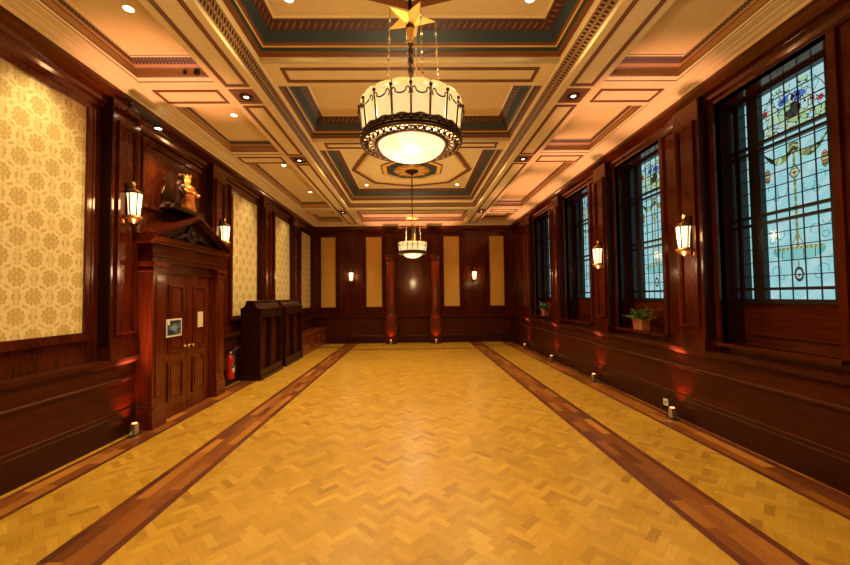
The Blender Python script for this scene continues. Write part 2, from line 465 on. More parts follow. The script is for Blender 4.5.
# brown frame lines of the beam panels
for a, b in ((4.35, 4.96), (6.63, 7.18)): outline(mb, -1.60, 1.60, a + .20, b - .10, ZI, .045)
for a, b in ((4.35, 4.96), (6.63, 7.18)): mb.tube([(-XCO, a + .05, ZI - .004), (XCO, a + .05, ZI - .004)], .04, 'ivory', 8)
outline(mb, -1.7, 1.7, YF1 + .3, 11.95, ZB, .05)
JY = (4.88, 7.18, 11.64)
for s in (-1, 1):
    for a, b in ((0.3, JY[0] - .24), (JY[0] + .24, JY[1] - .24), (JY[1] + .24, JY[2] - .24), (JY[2] + .24, 13.6)):
        outline(mb, *sorted((s * 2.00, s * 2.30)), a, b, ZB, .045)
    for y in JY:
        outline(mb, *sorted((s * 2.00, s * 2.30)), y - .17, y + .17, ZB, .05)
        mb.box(*sorted((s * 2.05, s * 2.25)), y - .12, y + .12, ZB - .006, ZB + .01, 'brown')
        outline(mb, *sorted((s * 2.44, s * 3.26)), y - .16, y + .16, ZB, .035)
# plaster cornice above the wood, on all four sides
pc = [(3.80, ZT - .01), (3.565, ZT - .01), (3.545, ZT + .012), (3.50, ZT + .015), (3.46, ZT + .03), (3.42, ZT + .032), (3.40, ZT + .05), (3.80, ZT + .05)]
for s in (-1, 1): mb.prism([(s * x, z) for x, z in pc], 'y', Y0, Y1, 'cream')
mb.prism([(Y1 - 3.76 + x, z) for x, z in pc], 'x', -3.76, 3.76, 'cream')
mb.build('beam_grid', ceil, recalc=False)
for a, b in CENTRE:
    c = MB(); ring(c, -XCO, XCO, a, b, centre_profile(ZC - ZI, .28)); c.build('coffer', ceil, recalc=False)
c = MB(); ring(c, -XF, XF, 12.05, 13.45, side_profile(.12, .2, ZS - ZB)); c.build('coffer', ceil, recalc=False)
for s in (-1, 1):
    for a, b in SIDE:
        c = MB(); x0, x1 = sorted((s * XB, s * XCW)); ring(c, x0, x1, a, b, side_profile(.11, .34, ZS - ZB)); c.build('coffer', ceil, recalc=False)
# pointed octagon frames and the star medallion of the two large coffers
CY = (2.56, 9.15)
for cy in CY:
    o8 = [(1.42, 0), (1.0, 1.05), (0, 1.36), (-1.0, 1.05), (-1.42, 0), (-1.0, -1.05), (0, -1.36), (1.0, -1.05)]
    f = MB()
    for w, r, t, m in ((1.0, .045, .02, 'brown'), (0.93, .018, .012, 'goldpaint')):
        pts = [(x * w, y * w + cy) for x, y in o8]
        for i in range(8):
            (ax, ay), (bx, by) = pts[i], pts[(i + 1) % 8]
            d = Vector((bx - ax, by - ay)); d.normalize(); n = Vector((-d.y, d.x)) * r
            q = [(ax - d.x * r * .4 + n.x, ay - d.y * r * .4 + n.y), (bx + d.x * r * .4 + n.x, by + d.y * r * .4 + n.y), (bx + d.x * r * .4 - n.x, by + d.y * r * .4 - n.y), (ax - d.x * r * .4 - n.x, ay - d.y * r * .4 - n.y)]
            f.prism(q, 'z', ZC - t, ZC + .01, m)
    f.build('octagon_frame', ceil)
    md = MB()
    def ngon(r, n, off=0): return [(r * math.cos(off + 2 * PI * i / n), cy + r * math.sin(off + 2 * PI * i / n)) for i in range(n)]
    for k, (r, m) in enumerate(((.80, 'brown'), (.76, 'goldpaint'), (.66, 'brown'), (.63, 'blue'), (.45, 'gildred'))):
        md.prism(ngon(r, 8, PI / 8), 'z', ZC - .012 - .007 * k, ZC + .01, m)
    st = [(rr * math.cos(a), cy + rr * math.sin(a)) for i in range(16) for rr, a in (((.46 if i % 2 == 0 else .26), 2 * PI * i / 16),)]
    md.prism(st, 'z', ZC - .05, ZC, 'goldpaint')
    md.lathe([(.16, ZC), (.16, ZC - .06), (.11, ZC - .09), (.04, ZC - .11), (0.0, ZC - .11)], 'bronze', 16, (0, cy, 0))
    md.build('medallion', ceil)

# ------------------------------------------------------------------ walls
dado = [(XS, 0), (XS, .27), (3.618, .285), (3.618, .32), (3.637, .33), (3.637, .67), (3.622, .685), (3.618, .71), (3.633, .725), (3.633, .885), (3.615, .90), (3.595, .915), (3.58, .935), (3.575, .975), (3.80, .975), (3.80, 0)]
skirt = [(XS, 0), (XS, .27), (3.618, .285), (3.618, .32), (3.80, .32), (3.80, 0)]
dado = [(3.80, .32), (3.618, .32)] + dado[4:-1]
corn = [(3.80, 4.02), (3.725, 4.02), (3.725, 4.06), (3.69, 4.085), (3.69, 4.14), (3.635, 4.165), (3.60, 4.21), (3.575, 4.235), (3.575, ZT), (3.80, ZT)]
def Sx(s, pts): return [(s * x, z) for x, z in pts]

def pilaster(mb, s, e, w=PW, z0=.975):
    mb.box(s * XP, s * XW, e, e + w, z0, 4.16, 'wood')
    mb.box(s * (XP - .02), s * XW, e - .012, e + w + .012, z0, z0 + .14, 'wood')
    mb.box(s * (XP - .012), s * XW, e - .008, e + w + .008, z0 + .14, z0 + .165, 'wood')
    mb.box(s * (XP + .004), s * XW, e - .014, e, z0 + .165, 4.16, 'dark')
    frame(mb, s, e + .07, e + w - .07, 1.28, 3.90, XP, .035)
def frame(mb, s, y0, y1, z0, z1, x, w, t=.022, m='wood'):
    """raised bolection moulding on a side wall"""
    xa = x - t
    for q in ((y0, y1, z0, z0 + w), (y0, y1, z1 - w, z1), (y0, y0 + w, z0 + w, z1 - w), (y1 - w, y1, z0 + w, z1 - w)):
        mb.box(s * xa, s * x, *q, m)
    for q in ((y0 - .012, y1 + .012, z0 - .012, z0 + .012), (y0 - .012, y1 + .012, z1 - .012, z1 + .012), (y0 - .012, y0 + .012, z0 + .012, z1 - .012), (y1 - .012, y1 + .012, z0 + .012, z1 - .012)):
        mb.box(s * (xa - .008), s * x, *q, m)

# ---- right wall with its window recesses
WIN = [3.905, 6.225, 8.545, 10.865]; OH = 0.645; OZ0, OZ1 = 1.10, 4.02; XG = 4.06
wr = struct(bpy.data.objects.new('wall_right', None)); COL.objects.link(wr)
mb = MB()
mb.prism(Sx(1, dado), 'y', Y0, Y1, 'dado'); mb.prism(Sx(1, skirt), 'y', Y0, Y1, 'skirting')
mb.build('dado', wr)
mb = MB(); mb.prism(Sx(1, corn), 'y', Y0, Y1, 'woodh'); mb.build('cornice', wr)
mb = MB()
edges = [Y0] + [v for c in WIN for v in (c - OH, c + OH)] + [Y1]
for a, b in zip(edges[0::2], edges[1::2]): mb.box(XW, XW + .06, a, b, .975, ZT, 'wood')
for c in WIN:
    mb.box(XW, XW + .06, c - OH, c + OH, OZ1, ZT, 'woodh')
    mb.box(XW, XW + .06, c - OH, c + OH, .975, OZ0, 'woodh')
    # recess lining: reveals, soffit, sill board and apron
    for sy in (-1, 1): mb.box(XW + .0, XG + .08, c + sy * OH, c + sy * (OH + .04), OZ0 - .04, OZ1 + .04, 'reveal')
    mb.box(XW, XG + .08, c - OH, c + OH, OZ1, OZ1 + .04, 'woodh')
    mb.box(XW - .09, XG + .08, c - OH - .05, c + OH + .05, OZ0 - .04, OZ0, 'woodh')
    mb.box(XG - .03, XG + .08, c - OH, c + OH, OZ0, 1.60, 'woodh')
    mb.box(XG - .05, XG - .03, c - OH + .12, c + OH - .12, OZ0 + .10, 1.50, 'woodh')
    # architrave round the opening
    for q in ((c - OH - .07, c - OH, OZ0, OZ1 + .07), (c + OH, c + OH + .07, OZ0, OZ1 + .07), (c - OH, c + OH, OZ1, OZ1 + .07)):
        mb.box(XW - .03, XW, *q, 'wood')
frame(mb, 1, 12.2, 13.7, 1.28, 3.90, XW, .05)
mb.build('panelling', wr)
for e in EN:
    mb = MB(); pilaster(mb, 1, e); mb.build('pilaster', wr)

# ---- left wall with its damask panels
wl = struct(bpy.data.objects.new('wall_left', None)); COL.objects.link(wl)
D0, D1 = 5.03, 6.90
mb = MB()
for a, b in ((Y0, D0), (D1, Y1)): mb.prism(Sx(-1, dado), 'y', a, b, 'dado'); mb.prism(Sx(-1, skirt), 'y', a, b, 'skirting')
mb.build('dado', wl)
mb = MB(); mb.prism(Sx(-1, corn), 'y', Y0, Y1, 'woodh'); mb.build('cornice', wl)
mb = MB()
mb.box(-XW, -XW - .06, Y0, Y1, 0, ZT, 'wood')
DAM = [(3.0, 4.35), (7.86, 9.12), (10.28, 11.54), (12.68, 13.85)]
for a, b in DAM: frame(mb, -1, a - .08, b + .08, 1.25, 4.00, XW, .08, .04)
frame(mb, -1, 5.25, 6.85, 3.0, 3.95, XW, .05, .03)
mb.build('panelling', wl)
for a, b in DAM:
    mb = MB(); mb.box(-XW + .012, -XW, a, b, 1.33, 3.92, 'damask'); o = mb.build('damask_panel', wl)
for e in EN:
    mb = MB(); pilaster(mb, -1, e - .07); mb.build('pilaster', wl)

# ---- back wall
wb = struct(bpy.data.objects.new('wall_back', None)); COL.objects.link(wb)
mb = MB()
mb.box(-3.80, 3.80, Y1, Y1 + .06, 0, ZT, 'wood')
yb = lambda p: [(Y1 - XW + x, z) for x, z in p]
mb.prism(yb(dado), 'x', -XS, XS, 'dadox'); mb.prism(yb(skirt), 'x', -XS, XS, 'skirting')
mb.prism(yb(corn), 'x', -3.57, 3.57, 'woodx')
def bbox(x0, x1, d, z0, z1, m='wood'): mb.box(x0, x1, Y1 - d, Y1, z0, z1, m)
def bframe(x0, x1, z0, z1, w, d):
    bbox(x0, x1, d, z0, z0 + w); bbox(x0, x1, d, z1 - w, z1); bbox(x0, x0 + w, d, z0 + w, z1 - w); bbox(x1 - w, x1, d, z0 + w, z1 - w)
BP = [(-3.38, -2.85), (-1.72, -1.15), (1.15, 1.72), (2.85, 3.38)]
for a, b in BP: bframe(a - .07, b + .07, 1.25, 3.97, .07, .05)
for s in (-1, 1):
    x = s * 2.26
    bbox(x - .42, x + .42, .10, .975, 4.1); bbox(x - .44, x + .44, .12, .975, 1.12)
    mb.box(x - .26, x - .22, Y1 - .125, Y1 - .10, 1.3, 3.85, 'wood'); mb.box(x + .22, x + .26, Y1 - .125, Y1 - .10, 1.3, 3.85, 'wood')
    mb.box(x - .26, x + .26, Y1 - .125, Y1 - .10, 3.85, 3.89, 'wood'); mb.box(x - .26, x + .26, Y1 - .125, Y1 - .10, 1.26, 1.3, 'wood')
bbox(-.58, .58, .06, .975, 3.75); bbox(-.50, .50, .02, 3.75, 4.02)
bframe(-.62, .62, .975, 3.80, .09, .10)
bframe(-.36, .36, 1.25, 3.55, .03, .08)
bbox(-.33, .33, .085, 1.35, 3.45)
mb.build('panelling', wb)
for a, b in BP:
    m2 = MB(); m2.box(a, b, Y1 - .025, Y1, 1.32, 3.90, 'amber'); m2.build('cloth_panel', wb)
for s in (-1, 1):
    x = s * .80; m2 = MB()
    m2.box(x - .21, x + .21, Y1 - .42, Y1, 0, .94, 'dado'); m2.box(x - .23, x + .23, Y1 - .44, Y1, .90, 1.0, 'wood')
    m2.lathe([(.20, 1.0), (.20, 1.05), (.18, 1.08), (.175, 1.12), (.178, 2.0), (.160, 2.92), (.178, 2.94), (.178, 2.97), (.16, 2.99), (.165, 3.04), (.195, 3.08), (.195, 3.11), (.0, 3.11)], 'door', 24, (x, Y1 - .22, 0))
    m2.box(x - .21, x + .21, Y1 - .43, Y1, 3.11, 3.20, 'door'); m2.box(x - .17, x + .17, Y1 - .38, Y1, 3.20, 3.9, 'wood')
    m2.build('column', wb)
# wall behind the photographer
wf = MB(); wf.box(-3.8, 3.8, Y0 - .06, Y0, 0, ZT, 'wood'); wf.prism([(Y0 + XW - x, z) for x, z in dado], 'x', -3.6, 3.6, 'woodx'); struct(wf.build('wall_front'))

# ------------------------------------------------------------------ stained-glass windows
def glass_design(u, z, cells):
    """material of the small piece of glass at (u, z) of the middle light"""
    au = abs(u)
    def vor():
        d = sorted(((u - a) ** 2 + (z - b) ** 2, i) for i, (a, b) in enumerate(cells))
        return d[0][1], math.sqrt(d[1][0]) - math.sqrt(d[0][0])
    def ell(cu, cz, a, b): return ((u - cu) / a) ** 2 + ((z - cz) / b) ** 2
    def ringed(cu, cz, rr, t=.0055): return abs(math.hypot(au - cu, z - cz) - rr) < t
    sky = 'g_sky' if (z * 3.1 + u * 2.3) % 1 < .7 else 'g_pale'
    if z > 3.43:        # crest in a wreath of pale scrolls
        i, e = vor()
        w = .33 if z < 3.56 else .15 + .20 * max(0, math.cos((z - 3.64) * 4.6))
        if au > w or z > 3.93: return 'g_pale' if z > 3.75 else sky
        if e < .0045 or abs(au - w) < .006: return 'lead'
        if min(ell(-.29, 3.63, .028, .03), ell(-.22, 3.66, .016, .028), ell(.30, 3.73, .03, .036)) < 1: return 'g_red'
        if ell(.055, 3.70, .045, .05) < 1: return 'g_lime'
        if ell(-.01, 3.64, .085, .085) < 1 and z < 3.72: return 'g_dark'
        if ell(0, 3.77, .15, .055) < 1 and au > .03: return 'g_blue'
        if ell(0, 3.86, .09, .055) < 1: return ('g_cream', 'g_pale', 'g_cream')[i % 3]
        if z < 3.56: return ('g_cream', 'g_yellow', 'g_lime', 'g_cream', 'g_pale')[i % 5]
        return ('g_cream', 'g_pale', 'g_lime', 'g_pale', 'g_sky', 'g_cream', 'g_pale')[i % 7]
    if z > 2.60:        # two swags, a centre pendant and side drops
        t = (au - .155) / .155
        sw = 3.135 + .10 * t * t
        if au < .33 and abs(z - sw) < .018 + .020 * (1 - min(1, t * t)):
            i, e = vor(); return 'lead' if e < .005 else ('g_gold', 'g_dark', 'g_yellow', 'g_dark', 'g_lime')[i % 5]
        if au < .05 and 3.19 < z < 3.29: return ('g_gold', 'g_yellow', 'g_dark')[int(z * 61 + au * 40) % 3]
        d = au / .062 + abs(z - 2.96) / (.12 if z > 2.96 else .075)
        if d < 1: return 'g_red' if d < .28 else ('g_dark' if d > .78 else ('g_gold', 'g_yellow', 'g_cream')[int(z * 70) % 3])
        if au < .008 + .006 * abs(math.sin(z * 38)) and z < 3.2: return 'g_gold'
        q = ell(.30 if u > 0 else -.30, 3.01, .034, .085)
        if q < 1: return 'lead' if q > .8 else ('g_dark', 'g_gold', 'g_red', 'g_yellow')[int(z * 53) % 4]
        if (ringed(.14, 2.80, .055) and z < 2.83) or ringed(.21, 2.74, .032) or (ringed(.25, 2.86, .05) and z > 2.83): return 'g_teal'
        return sky
    if z > 1.74:        # fountain basin on a slim stem
        if au < .009 + .006 * abs(math.sin(z * 45)) and z > 2.17: return 'g_gold'
        if abs(au - (2.33 - z) * .42) < .006 and 2.17 < z < 2.33: return 'g_gold'
        if 2.145 < z < 2.175 and au < .265: return 'g_gold' if (u * 42) % 2 < 1.1 else 'g_yellow'
        if z <= 2.145 and (au / .275) ** 2 + ((z - 2.15) / .125) ** 2 < 1:
            return 'lead' if abs(((u * 9) % 1) - .5) < .035 else ('g_basin' if au < .2 else 'g_teal')
        q = ell(0, 1.885, .05, .08)
        if q < 1: return 'g_red' if ell(0, 1.875, .016, .02) < 1 else ('g_pale' if q < .33 else 'g_dark')
        if au < .009 and z > 1.95: return 'g_gold'
        if (ringed(.19, 2.33, .055) and u * (z - 2.33) < .004) or ringed(.275, 2.27, .032) or (ringed(.24, 1.93, .05) and z > 1.90) or (ringed(.19, 1.87, .035) and z < 1.89) or (ringed(.29, 2.41, .04) and z < 2.42): return 'g_teal'
    return sky

def window_meshes():
    rnd = random.Random(11)
    cells = [(rnd.uniform(-.36, .36), rnd.uniform(2.6, 4.0)) for _ in range(210)]
    gw, zb, zt = .36, 1.60, 3.99
    du = .0075
    nu, nz = int(2 * gw / du), int((zt - zb) / du)
    gp = MB(); nu1 = nu + 1
    vs = [(0, -gw + 2 * gw * i / nu, zb + (zt - zb) * j / nz) for j in range(nz + 1) for i in range(nu1)]
    gp.v = vs
    for j in range(nz):
        for i in range(nu):
            u, z = -gw + 2 * gw * (i + .5) / nu, zb + (zt - zb) * (j + .5) / nz
            gp.f.append((j * nu1 + i, j * nu1 + i + 1, (j + 1) * nu1 + i + 1, (j + 1) * nu1 + i)); gp.m.append(glass_design(u, z, cells)); gp.sm.append(False)
    for s in (-1, 1):      # narrow plain lights at either side
        a, b = sorted((s * .42, s * .62)); gp.quad((0, a, zb), (0, b, zb), (0, b, zt), (0, a, zt), 'g_sky')
    ld = MB(); t = .0045
    for i in range(1, 5):
        u = -gw + 2 * gw * i / 5; ld.box(-t, t, u - t, u + t, zb, zt, 'lead')
    for s in (-1, 1): ld.box(-t, t, s * .52 - t, s * .52 + t, zb, zt, 'lead')
    rows = [1.88, 2.04, 2.20, 2.36, 2.74, 2.88, 3.03, 3.18, 3.30, 3.56, 3.70, 3.85]
    for z in rows: ld.box(-t, t, -.62, .62, z - t, z + t, 'lead')
    fr = MB()
    for s in (-1, 1):
        fr.box(-.035, .03, s * .36, s * .50, zb - .02, zt + .04, 'iron')
        fr.box(-.04, .04, s * .61, s * .66, zb - .02, zt + .04, 'iron')
    for z in (1.735, 2.49, 2.585, 3.345, 3.425):
        fr.box(-.03, .02, -.62, .62, z - .016, z + .016, 'iron')
    fr.box(-.045, .04, -.66, .66, zb - .03, zb + .02, 'iron'); fr.box(-.045, .04, -.66, .66, zt - .01, zt + .05, 'iron')
    return gp, ld, fr
gp, ld, fr = window_meshes()
first = None
for i, c in enumerate(WIN):
    root = bpy.data.objects.new('window_%d' % (i + 1), None); COL.objects.link(root); struct(root); root.location = (XG, c, 0)
    if first is None:
        first = [gp.build('stained_glass', root, recalc=False), ld.build('lead_cames', root), fr.build('window_frame', root)]
    else:
        for p in first:
            q = p.copy(); COL.objects.link(q); q.parent = root

# ------------------------------------------------------------------ doorway
door = struct(bpy.data.objects.new('door_1', None)); COL.objects.link(door)
dc = 5.97; XD = -3.52
mb = MB()
for a, b in ((D0, D0 + .25), (D1 - .25, D1)):
    mb.box(-3.76, -3.42, a, b, 0, 2.14, 'door'); mb.box(-3.76, -3.40, a - .02, b + .02, 0, .26, 'door'); mb.box(-3.76, -3.41, a - .01, b + .01, .26, .30, 'door')
    mb.box(-3.42, -3.408, a + .05, b - .05, .40, 2.0, 'door')
    mb.box(-3.76, -3.405, a - .015, b + .015, 2.06, 2.09, 'door')
    mb.box(-3.76, -3.385, a - .03, b + .03, 2.14, 2.20, 'door')
mb.box(-3.76, -3.43, D0, D1, 2.20, 2.44, 'woodh'); mb.box(-3.76, -3.41, D0 - .01, D1 + .01, 2.27, 2.29, 'woodh')
mb.box(-3.76, -3.48, D0 + .25, D1 - .25, 2.06, 2.20, 'woodh')
mb.prism([(-3.76, 2.44), (-3.40, 2.44), (-3.385, 2.47), (-3.35, 2.48), (-3.33, 2.53), (-3.76, 2.53)], 'y', D0 - .10, D1 + .10, 'woodh')
for k in range(36):     # beaded inner edge of the casing
    z = .12 + k * .053
    mb.box(-3.49, -3.465, D0 + .25, D0 + .285, z, z + .035, 'door')
mb.box(-3.76, -3.50, D0 + .25, D0 + .29, 0, 2.06, 'door'); mb.box(-3.76, -3.50, D1 - .29, D1 - .25, 0, 2.06, 'door')
mb.build('door_surround', door, bevel=.006)
mb = MB()
ya, yb2, za = D0 - .092, D1 + .092, 2.53; ap = 2.96
def rake(x0, x1, t0, t1):
    mb.prism([(ya, za + t0), (dc, ap + t0), (yb2, za + t0), (yb2, za + t1), (dc, ap + t1), (ya, za + t1)], 'x', x0, x1, 'woodh')
rake(-3.755, -3.39, -.05, -.012); rake(-3.755, -3.335, -.008, .04)
mb.prism([(ya + .1, za), (yb2 - .1, za), (dc, ap - .05)], 'x', -3.76, -3.50, 'dark')
mb.build('pediment', door)
mb = MB()
sh = [(dc + .13 * math.sin(a), 2.68 + .13 * math.cos(a) * (1.05 if math.cos(a) > 0 else 1.0)) for a in [2 * PI * i / 20 for i in range(20)]]
mb.prism(sh, 'x', -3.51, -3.46, 'bronze'); mb.ball((-3.46, dc, 2.70), .07, 'bronze', 12, (.5, 1, 1))
for s in (-1, 1): mb.tube([(-3.48, dc + s * .12, 2.62), (-3.46, dc + s * .22, 2.66), (-3.46, dc + s * .33, 2.60), (-3.48, dc + s * .45, 2.585)], [.03, .035, .03, .012], 'bronze', 8)
mb.build('carved_shield', door)
for s in (-1, 1):
    a, b = sorted((dc + s * .005, dc + s * .60))
    lf = MB(); lf.box(-3.56, XD, a, b, .01, 2.06, 'door'); leaf = lf.build('door_leaf', door)
    pn = MB()
    for z0, z1 in ((.22, .80), (.92, 1.90)):
        fy0, fy1 = a + .12, b - .12
        for q in ((fy0, fy1, z0, z0 + .03), (fy0, fy1, z1 - .03, z1), (fy0, fy0 + .03, z0 + .03, z1 - .03), (fy1 - .03, fy1, z0 + .03, z1 - .03)):
            pn.box(XD, XD + .02, *q, 'door')
        pn.box(XD, XD + .010, fy0 + .07, fy1 - .07, z0 + .07, z1 - .07, 'door')
    pn.build('raised_panel', leaf, bevel=.004)
    kb = MB(); y = dc + s * .065
    kb.lathe([(.0, .07), (.022, .068), (.030, .055), (.026, .038), (.012, .03), (.012, .006), (.026, .004), (.026, 0)], 'brass', 16)
    k = kb.build('door_knob', leaf, (XD, y, .97)); k.rotation_euler = (0, PI / 2, 0)

# notices on the door leaves
mb = MB(); mb.box(0, .003, -.18, .18, -.13, .13, 'white')
o = mb.build('framed_notice', None, (XD + .021, 5.60, 1.28))
m2, nt, b = new_mat('blue_photo_print'); vec, (x, y, z) = obj_xyz(nt)
f = noise(nt, vec, 7, 1, 1, 2.2, 4).step(.35, .65); f2 = (z.abs() + y.abs() * .6).step(.02, .09)
nt.links.new(mix(nt, f2, (.22, .34, .50), mix(nt, f, (.012, .018, .035), (.09, .13, .20))), b.inputs['Base Color']); b.inputs['Roughness'].default_value = .35
M['photoprint'] = m2
p = MB(); p.box(.003, .005, -.155, .155, -.105, .105, 'photoprint'); p.build('printed_picture', o)
p = MB(); p.box(.005, .006, -.155, -.105, .045, .105, 'white'); p.build('corner_label', o)
tag(o, 'white edged blue picture notice fixed to the left door leaf', 'notice')
mb = MB(); mb.box(0, .003, -.075, .075, -.125, .125, 'paper'); o = mb.build('paper_notice', None, (XD + .021, 6.28, 1.36)); tag(o, 'plain cream paper notice fixed upright to the right door leaf', 'notice')

# ------------------------------------------------------------------ chandeliers
def make_chandelier(label, loc):
    t = thing('drum_chandelier', label, 'chandelier', loc, 0, 'alabaster drum chandeliers')   # base = ceiling point
    zc = ZC - .11
    T, Bm = 2.995 - zc, 2.758 - zc    # top and bottom of the glass drum (local)
    n = 18; R0, R1 = .342, .318
    pan = MB(); seg = 8; vs = []; fs = []
    rows = 5
    for j in range(rows + 1):
        for i in range(seg + 1):
            a = (i / seg - .5) * (2 * PI / n) * .93
            q = abs(i / seg - .5) * 2
            top = T - .006 * q ** 3
            z = Bm + (top - Bm) * j / rows; r = R1 + (R0 - R1) * j / rows + .002 * (1 - q * q)
            vs.append((r * math.cos(a), r * math.sin(a), z))
    for j in range(rows):
        for i in range(seg):
            k = j * (seg + 1) + i; fs.append((k, k + 1, k + seg + 2, k + seg + 1))
    pan.add(vs, fs, 'alabaster', True)
    p0 = pan.build('glass_panel', t, recalc=False); p0.modifiers.new('thick', 'SOLIDIFY').thickness = .006
    rib = MB(); rib.tube([(R1 + .008, 0, Bm - .02), (R0 + .008, 0, T - .04)], .006, 'bronze', 6); rib.ball((R0 + .008, 0, T - .035), .012, 'bronze', 8)
    r0 = rib.build('rib', t)
    sw = MB()
    def sc(a, r, z): return (r * math.cos(a), r * math.sin(a), z)
    da = 2 * PI / n
    pts = [sc(da * u, R0 + .012 + .012 * math.sin(PI * u), T - .055 - .05 * math.sin(PI * u)) for u in [i / 10 * .5 + .25 for i in range(11)]]
    sw.tube(pts, .0045, 'bronze', 6)
    for e, sg in ((0.25, 1), (.75, -1)):
        c = [sc(da * (e - sg * .10 * (1 - math.cos(k * .6)) ), R0 + .014, T - .085 + .022 * math.sin(k * .6) + .02 * 0) for k in range(8)]
        sw.tube(c, .004, 'bronze', 6)
    s0 = sw.build('swag', t)
    for k in range(n):
        a = PI / 2 + da * (k + .5)
        if k == 0: p0.rotation_euler = (0, 0, a); r0.rotation_euler = (0, 0, a + da / 2); s0.rotation_euler = (0, 0, a - da / 2); continue
        for src, off in ((p0, 0), (r0, da / 2), (s0, -da / 2)):
            c = src.copy(); COL.objects.link(c); c.parent = t; c.rotation_euler = (0, 0, a + off)
    bd = MB(); N = n * 8      # crested lower band
    top = [Bm + .014 + .020 * abs(math.cos(PI * i / 8)) for i in range(N)]
    vs = [(R1 + .018) * Vector((math.cos(2 * PI * i / N), math.sin(2 * PI * i / N), 0)) + Vector((0, 0, top[i])) for i in range(N)]
    vs += [(R1 + .012) * Vector((math.cos(2 * PI * i / N), math.sin(2 * PI * i / N), 0)) + Vector((0, 0, Bm - .035)) for i in range(N)]
    bd.add(vs, [(i, (i + 1) % N, N + (i + 1) % N, N + i) for i in range(N)], 'bronze', True)
    for z, r in ((Bm - .035, .009), (Bm - .015, .009), (Bm + .02, .007)):
        bd.tube([sc(2 * PI * i / 48, R1 + .014, z) for i in range(48)], r, 'bronze', 8, closed=True)
    for i in range(n * 2):
        bd.ball(sc(2 * PI * i / (2 * n), R1 + .02, Bm + .0), .012, 'bronze', 8)
    bd.build('crested_band', t)
    RB = .225; zr = 2.725 - zc
    lat = MB()
    lat.tube([sc(2 * PI * i / 48, RB + .012, zr) for i in range(48)], .014, 'bronze', 8, closed=True)
    for i in range(36):
        a = 2 * PI * i / 36
        am = a + PI / 36
        lat.tube([sc(a, RB + .015, zr), sc(am, (RB + R1) / 2 + .01, zr - .004), sc(a, R1 + .01, zr + .005)], .0055, 'bronze', 6)
        lat.tube([sc(a + PI / 18, RB + .015, zr), sc(am, (RB + R1) / 2 + .01, zr - .004), sc(a + PI / 18, R1 + .01, zr + .005)], .0055, 'bronze', 6)
        lat.ball(sc(am, (RB + R1) / 2 + .02, zr - .012), .013, 'bronze', 8)
    lat.build('pierced_ring', t)
    bw = MB(); prof = [(RB * math.cos(x), -.105 * math.sin(x)) for x in [PI / 2 * i / 10 for i in range(11)]]
    bw.lathe([(r, zr + z) for r, z in prof], 'bowl', 40)
    bw.build('glass_bowl', t)
    # star, stem and chains
    zs = 3.595 - zc; star = MB(); RS, RI = .185, .074; N5 = 10
    ringp = [sc(PI / 2 - .23 + 2 * PI * i / N5, RS if i % 2 == 0 else RI, zs) for i in range(N5)]
    star.add(ringp + [(0, 0, zs - .05), (0, 0, zs + .03)], [(i, (i + 1) % N5, N5) for i in range(N5)] + [((i + 1) % N5, i, N5 + 1) for i in range(N5)], 'gold')
    star.ball((0, 0, zs - .055), .032, 'bronze', 12)
    star.build('star', t)
    rd = MB(); rd.tube([(0, 0, 0.03), (0, 0, zs)], .012, 'bronze', 10); rd.lathe([(.05, .03), (.05, 0), (.03, -.03), (.012, -.04)], 'bronze', 16); rd.build('rod', t)
    tw = MB()
    for ph in (0, PI):
        tw.tube([(.011 * math.cos(ph + k * .55), .011 * math.sin(ph + k * .55), zs - .16 - (zs - .16 - (T - .14)) * k / 50) for k in range(51)], .012, 'bronze', 6)
    tw.lathe([(.016, zs - .05), (.03, zs - .07), (.026, zs - .14), (.034, zs - .155), (.018, zs - .17)], 'brass', 12)
    tw.build('twisted_stem', t)
    sp = MB()
    for k in range(5):
        a = PI / 2 - .23 + 2 * PI * k / 5; sp.tube([sc(a, R0 - .01, T - .10), sc(a, .20, T - .09), (0, 0, T - .14)], .007, 'bronze', 6)
    sp.build('spider_arms', t)
    for k in range(5):
        a = PI / 2 - .23 + 2 * PI * k / 5
        A, Bq = Vector(sc(a, RS - .012, zs)), Vector(sc(a, .20, T - .09))
        ch = MB(); nl = 11
        for i in range(nl):
            p, q = A.lerp(Bq, i / nl), A.lerp(Bq, (i + 1) / nl)
            if i % 2: ch.tube([p, p.lerp(q, .5), q], [.002, .0085, .002], 'steel' if i % 4 == 1 else 'brass', 8)
            else: ch.tube([p, q], .003, 'brass', 6)
        ch.build('chain', t)
    return t
CHZ = ZC - .11
ch1 = make_chandelier('large alabaster drum chandelier below the gold star, nearest of two', (0, 2.53, CHZ))
ch2 = dup(ch1, (0, 9.15, CHZ), 0, 'small looking far drum chandelier hanging before the back wall')
for t in (ch1, ch2):
    point('chandelier_lamp', (0, t.location.y, 2.93), 78, (1.0, .77, .41), .10)
    point('chandelier_bowl_lamp', (0, t.location.y, 2.36), 26, (1.0, .74, .38), .12)  # no fixture here: added below the bowl to stand in for its glow

